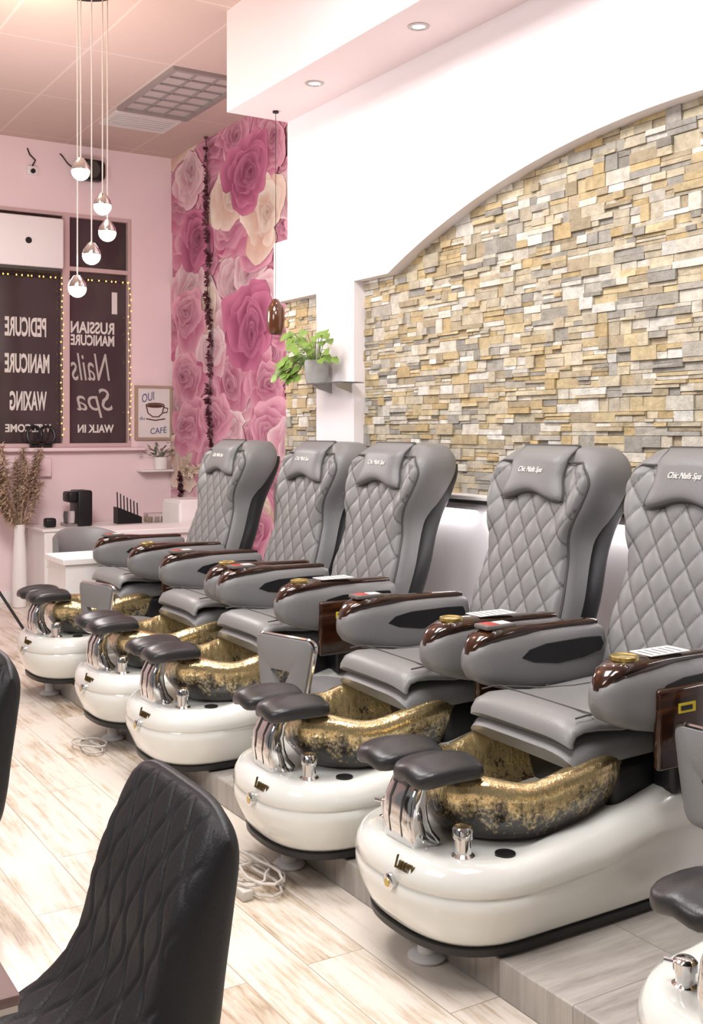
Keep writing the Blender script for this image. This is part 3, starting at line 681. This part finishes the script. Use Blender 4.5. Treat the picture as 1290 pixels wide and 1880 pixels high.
# poster
t=thing('framed_poster','framed coffee cup print on the pink wall beside the window','picture',(4.03,YW,1.53))
MB().box(-.17,.17,-.02,0,0,.49).build('print',m_paper,t)
f=MB(); f.box(-.195,-.17,-.035,0,-.025,.515); f.box(.17,.195,-.035,0,-.025,.515); f.box(-.17,.17,-.035,0,-.025,0); f.box(-.17,.17,-.035,0,.49,.515); f.build('frame',m_frw,t,smooth=False)
text('lettering','OUI',.13,.085,(-.06,-.022,.40),(1,0,.25),(0,0,1),m_ink,t); text('lettering','CAFÉ',.17,.075,(.05,-.022,.075),(1,0,.08),(0,0,1),m_ink,t); text('lettering','du',.05,.035,(-.12,-.022,.19),(1,0,0),(0,0,1),m_ink,t)
m=MB(); m.tube([(-.08+.0,-.022,.32),(-.06,-.022,.24),(-.01,-.022,.205),(.05,-.022,.205),(.09,-.022,.24),(.11,-.022,.32)],.006,6); m.tube([(.015+.095*math.cos(a*PI/10),-.022,.32+.02*math.sin(a*PI/10)) for a in range(20)],.006,6,True); m.tube([(.1,-.022,.3),(.15,-.022,.29),(.14,-.022,.25),(.09,-.022,.245)],.006,6); m.tube([(-.08,-.022,.185),(.015,-.022,.17),(.12,-.022,.185)],.006,6)
m.ell((.015,-.022,.318),(.08,.003,.014),1,16,6); m.build('cup_drawing',m_inkb,t)
# sill sculpture, shelf, small plant
t=thing('sculpture','black looped knot sculpture on the window sill','sculpture',(*P_Y(75,820,YW-.05).xy,1.435)); m=MB()
for cx,tilt in ((-.06,.3),(.06,-.3)):
    m.tube([(cx+.07*math.cos(a*PI/12),.02*math.sin(a*PI/12+tilt),.12+.08*math.sin(a*PI/12)) for a in range(24)],.015,8,True)
m.build('loops',m_blackp,t); MB().box(-.1,.1,-.035,.035,0,.03,.005,1).build('plinth',m_blackp,t)
t=tag(MB().box(3.86,4.19,YW-.16,YW,1.19,1.21,.004,1).build('wall_shelf',m_lam),'short white wall shelf below the framed print','shelf')
t=thing('small_potted_plant','small grey-green leafy plant in a white pot below the framed print','plant',(4.08,YW-.09,1.21))
MB().lathe([(.04,0),(.06,.005),(.068,.12),(.06,.125),(.05,.11),(.01,.11)]).build('pot',m_lam,t); lf=MB()
for k in range(46):
    a=random.uniform(0,2*PI); d=Vector((math.cos(a),math.sin(a)*.4,random.uniform(.1,.9))); r_=random.uniform(.02,.2); p_=Vector((0,0,.12))+d*r_; p_.x=clamp(p_.x-.03,-.25,.1); p_.y=clamp(p_.y,-.12,.06); lf.leaf(p_,d,(0,0,1),.06,.03)
    if k%4==0: lf.leaf((0,0,.1),p_-Vector((0,0,.1)),(0,1,0),(p_-Vector((0,0,.1))).length,.012)
lf.v=[(x,min(y,.08),min(z,.275)) for x,y,z in lf.v]
lf.build('foliage',m_leaf2,t)
# dresser and items
t=thing('dresser','low white drawer dresser under the window with coffee maker on top','dresser',(3.46,9.97,0))
MB().box(-.68,.70,-.25,.3,.05,.69).build('body',m_lam,t); MB().box(-.7,.71,-.27,.31,.69,.715,.004,1).build('top',m_lam,t); MB().box(-.64,.68,-.22,.28,0,.05).build('plinth',m_seam,t)
for i in range(3):
    for j in range(2):
        d=MB().box(-.66+i*.455,-.66+i*.455+.44,-.265,-.25,.08+j*.3,.37+j*.3,.004,1).build('drawer',m_lam,t); MB().tube([(-.52+i*.455,-.275,.24+j*.3),(-.36+i*.455,-.275,.24+j*.3)],.006).build('handle',m_steel,d)
t=thing('coffee_machine','black capsule coffee machine on the white dresser','coffee machine',(3.15,9.95,.715))
MB().box(-.03,.11,-.12,.14,0,.33,.02,3).build('body',m_blackp,t); MB().box(-.11,-.02,-.1,.1,.22,.32,.02,3).build('brew_head',m_blackp,t); MB().box(-.13,-.02,-.1,.1,0,.03,.006,1).build('drip_tray',m_steel,t); MB().lathe([(.05,.03),(.055,.1),(.05,.14),(.01,.14)],(-.075,0,0)).build('water_tank',m_clear,t)
t=thing('brush_rack','black stepped rack holding upright nail brushes on the dresser','rack',(3.64,9.95,.715)); 
m=MB(); m.loft([[(-.12,-.06,0),(.12,-.06,0),(.12,-.06,.06),(-.12,-.06,.16)],[(-.12,.06,0),(.12,.06,0),(.12,.06,.06),(-.12,.06,.16)]]); m.build('stand',m_blackp,t)
for k in range(7): MB().tube([(-.1+k*.033,0,.14-k*.012),(-.105+k*.033,0,.30-k*.018)],.006,6).build('brush',m_blackp,t)
t=thing('acrylic_organizer','small clear acrylic tray of pastel pots on the dresser','organizer',(3.96,9.95,.715)); MB().box(-.14,.14,-.06,.06,0,.09,.004,1).build('tray',m_clear,t)
for k in range(4): MB().lathe([(.022,.004),(.024,.05),(.02,.055),(.003,.055)],(-.1+k*.066,-.0,.0)).build('pot',m_fluff if k%2 else m_pampas,t)
tag(MB().box(2.83,2.93,9.85,9.95,.715,.80,.02,3).build('smart_speaker',m_blackp),'small black cube speaker at the left end of the dresser','speaker')
# desks
t=thing('manicure_desk','white desk with solid panel front left of the farthest pedicure chair','desk',(2.75,7.3,0))
MB().box(-.6,.55,-.22,.22,.71,.75,.004,1).build('desktop',m_lam,t); MB().box(-.58,.53,-.2,-.17,0,.71).build('front_panel',m_lam,t)
for x in (-.58,.5): MB().box(x,x+.03,-.17,.2,0,.71).build('side_panel',m_lam,t)
t=thing('white_counter','white low counter behind the desk near the rose wallpaper','counter',(3.4,8.75,0)); MB().box(-.42,.55,-.22,.22,0,.74).build('body',m_lam,t); MB().box(-.45,.58,-.25,.25,.74,.785,.004,1).build('top',m_lam,t)
t=thing('white_cabinet','tall narrow white cabinet against the rose wallpaper','cabinet',(3.95,9.22,0)); MB().box(-.16,.2,-.2,.2,0,.98,.005,1).build('body',m_lam,t); d=MB().box(-.175,-.16,-.19,.19,.05,.95).build('door',m_lam,t); MB().tube([(-.18,-.14,.5),(-.18,-.14,.62)],.006).build('handle',m_steel,d)
t=thing('office_chair','grey low-backed swivel chair behind the white desk','chair',(2.62,7.95,0))
rg=[]
for k in range(17):
    a=PI*(.08+.84*k/16); c,s_=math.cos(a),math.sin(a); h_=.86-.05*abs(c)**3
    rg.append([(.23*c,.05+.2*s_,.56),(.26*c,.05+.23*s_,.58),(.265*c,.05+.235*s_,h_-.02),(.25*c,.05+.22*s_,h_),(.225*c,.05+.195*s_,h_-.02),(.21*c,.05+.18*s_,.58)])
MB().loft(rg).build('backrest',m_leather,t,60); MB().lathe([(.01,.42),(.2,.43),(.235,.46),(.235,.5),(.2,.53),(.01,.535)],n=32).build('seat',m_leather,t); MB().tube([(0,.15,.46),(0,.25,.5),(0,.26,.6)],.02).build('back_bar',m_blackp,t); MB().lathe([(.025,.08),(.025,.42)],n=14).build('column',m_chrome,t)
for k in range(5):
    a=2*PI*k/5; MB().tube([(0,0,.1),(.27*math.cos(a),.27*math.sin(a),.05),(.28*math.cos(a),.28*math.sin(a),.012)],[.02,.014,.012]).build('leg',m_chrome,t)
# pampas, tripod, garlands
t=thing('pampas_vase','tall white vase of beige pampas plumes in the corner at left','plant',(2.62,9.95,0))
MB().lathe([(.05,0),(.06,.01),(.065,.25),(.055,.5),(.045,.68),(.055,.75),(.05,.745),(.035,.6),(.01,.6)]).build('vase',m_lam,t)
sm=MB(); pl=MB()
for k in range(20):
    a=random.uniform(0,2*PI); tip=Vector((math.cos(a)*.22-.04,math.sin(a)*.14,random.uniform(1.02,1.42))); b0=Vector((0,0,.6)); sm.tube([b0,b0*.5+tip*.5+Vector((0,0,.04)),tip],.004,5)
    for j in range(380):
        f_=random.uniform(-.36,.04); q=tip+(tip-b0).normalized()*f_; d=Vector((random.gauss(0,1),random.gauss(0,.8),random.uniform(-.7,.8))); pl.leaf(q,d,(random.random(),0,1),random.uniform(.035,.08),.011)
sm.build('stems',m_pampas,t); pl.build('plumes',m_pampas,t)
t=thing('tripod','black tripod stand at the left edge, one leg reaching into view','tripod',(2.05,9.0,0))
for a in (-.6,1.5,3.6): MB().tube([(0,0,.55),(.36*math.cos(a),.36*math.sin(a),.012)],.012).build('leg',m_blackp,t)
MB().tube([(0,0,.4),(0,0,1.3)],.014).build('pole',m_blackp,t)
def garland(name,pts,rad,n,mat,lb,mat2):
    t=thing(name,lb,'garland',pts[0]); o0=Vector(pts[0]); P=[Vector(p_)-o0 for p_ in pts]; MB().tube(P,.006,5).build('vine',mat2,t); m=MB()
    for k in range(n):
        f_=random.uniform(0,len(P)-1.001); i=int(f_); q=P[i].lerp(P[i+1],f_-i); d=Vector((-abs(random.gauss(0,.7)),random.gauss(0,1),random.gauss(0,1)))
        for j in range(3): m.leaf(q+d.normalized()*rad*.2,d+Vector((random.gauss(0,.5),random.gauss(0,.5),random.gauss(0,.5))),(1,random.random(),1),random.uniform(.5,1.1)*rad,rad*.6)
    m.build('blossoms',mat,t)
pts=[tuple(P_X(u,v,4.185)) for u,v in ((378,258),(381,340),(377,400),(384,470),(380,540),(388,610),(386,680),(382,750),(390,830))]
garland('flower_garland',pts,.048,240,m_garl,'long dark red flower garland hanging down the rose wallpaper',m_seam)
pts=[tuple(P_X(u,v,4.20)) for u,v in ((331,868),(333,900),(331,925),(334,945))]
garland('flower_garland',pts,.045,70,m_garl,'short dark red flower garland hanging beside the white cabinet',m_seam)
pts=[tuple(P_X(u,v,4.19)) for u,v in ((340,862),(347,866),(360,864),(375,862))]
garland('blossom_garland',pts,.06,70,m_fluff,'cream blossom garland at the foot of the rose wallpaper',m_seam)
# cords
def coil(x,y,lb,plug,sc=1):
    t=thing('power_cord',lb,'cord',(x,y,0),0,'white power cords on the floor'); pts=[]
    for k in range(64 if sc==1 else 36):
        a=k*.42; r_=(.1+.045*math.sin(k*.7))*sc; pts.append((-.03+r_*math.cos(a)*.7,r_*math.sin(a)*1.25,.009+.0009*k))
    MB().tube(pts,.005,6).build('cable',m_cordw,t)
    if plug: MB().box(-.13,-.09,-.13,-.07,.0,.035,.006,2).build('plug',m_cordw,t)
coil(1.755,3.46,'coiled white power cord with plug under the second nearest white tub',True); coil(1.78,5.34,'coiled pale power cord under the fourth tub from the near end',False,.8)
# ================= LIGHT
def area(loc,aim,sx,sy,pw_,col=(1,1,1)):
    l_=bpy.data.lights.new('area','AREA'); l_.shape='RECTANGLE'; l_.size=sx; l_.size_y=sy; l_.energy=pw_; l_.color=col
    o=bpy.data.objects.new('area_light',l_); COL.objects.link(o); o.location=loc; o.rotation_euler=(Vector(aim)-Vector(loc)).to_track_quat('-Z','Y').to_euler(); return o
area((1.0,1.6,4.3),(1.0,1.6,0),1.6,1.6,124,(1,.99,.99))
area((1.1,4.4,4.3),(1.1,4.4,0),1.5,1.5,122,(1,.99,.98))
area((-2.2,2.6,3.4),(3.2,3.8,1.5),1.8,1.4,84,(1,.98,.99))
for y in (5.67,4.59,3.51,2.43,1.35):
    l_=bpy.data.lights.new('spot','SPOT'); l_.energy=15; l_.spot_size=2.2; l_.spot_blend=.6; l_.shadow_soft_size=.05; l_.color=(1,.97,.95)
    o=bpy.data.objects.new('spot_light',l_); COL.objects.link(o); o.location=(3.24,y,3.66)
# unseen fill lights added under the stone ledge to brighten the panel behind the chairs
for y in (1.4,2.6,3.8,5.0):
    o=area((3.475,y,1.195),(3.475,y,0),.015,1.1,3.4,(1,.98,.98)); o.rotation_euler=(0,.25,0)
l_=bpy.data.lights.new('pt','POINT'); l_.energy=20; l_.shadow_soft_size=.25; l_.color=(1,.62,.4); o=bpy.data.objects.new('warm_lamp',l_); COL.objects.link(o); o.location=(1.8,6.7,4.0)
l_=bpy.data.lights.new('pt','POINT'); l_.energy=108; l_.shadow_soft_size=.3; l_.color=(1,.94,.93); o=bpy.data.objects.new('globe_lamp',l_); COL.objects.link(o); o.location=(2.0,7.3,2.6)
wd=bpy.data.worlds.new('World'); scn.world=wd; wd.use_nodes=True; wd.node_tree.nodes['Background'].inputs[0].default_value=(1,.97,.98,1); wd.node_tree.nodes['Background'].inputs[1].default_value=.2
scn.view_settings.view_transform='Standard'
# ================= CAMERA
cd=bpy.data.cameras.new('camera'); cam=bpy.data.objects.new('camera',cd); COL.objects.link(cam)
cam.location=(0,0,H); cam.rotation_euler=(PI/2,0,-TH); cd.sensor_fit='HORIZONTAL'; cd.sensor_width=36; cd.lens=36*2000/1290; cd.shift_y=-150/1290; cd.clip_start=.02
scn.camera=cam
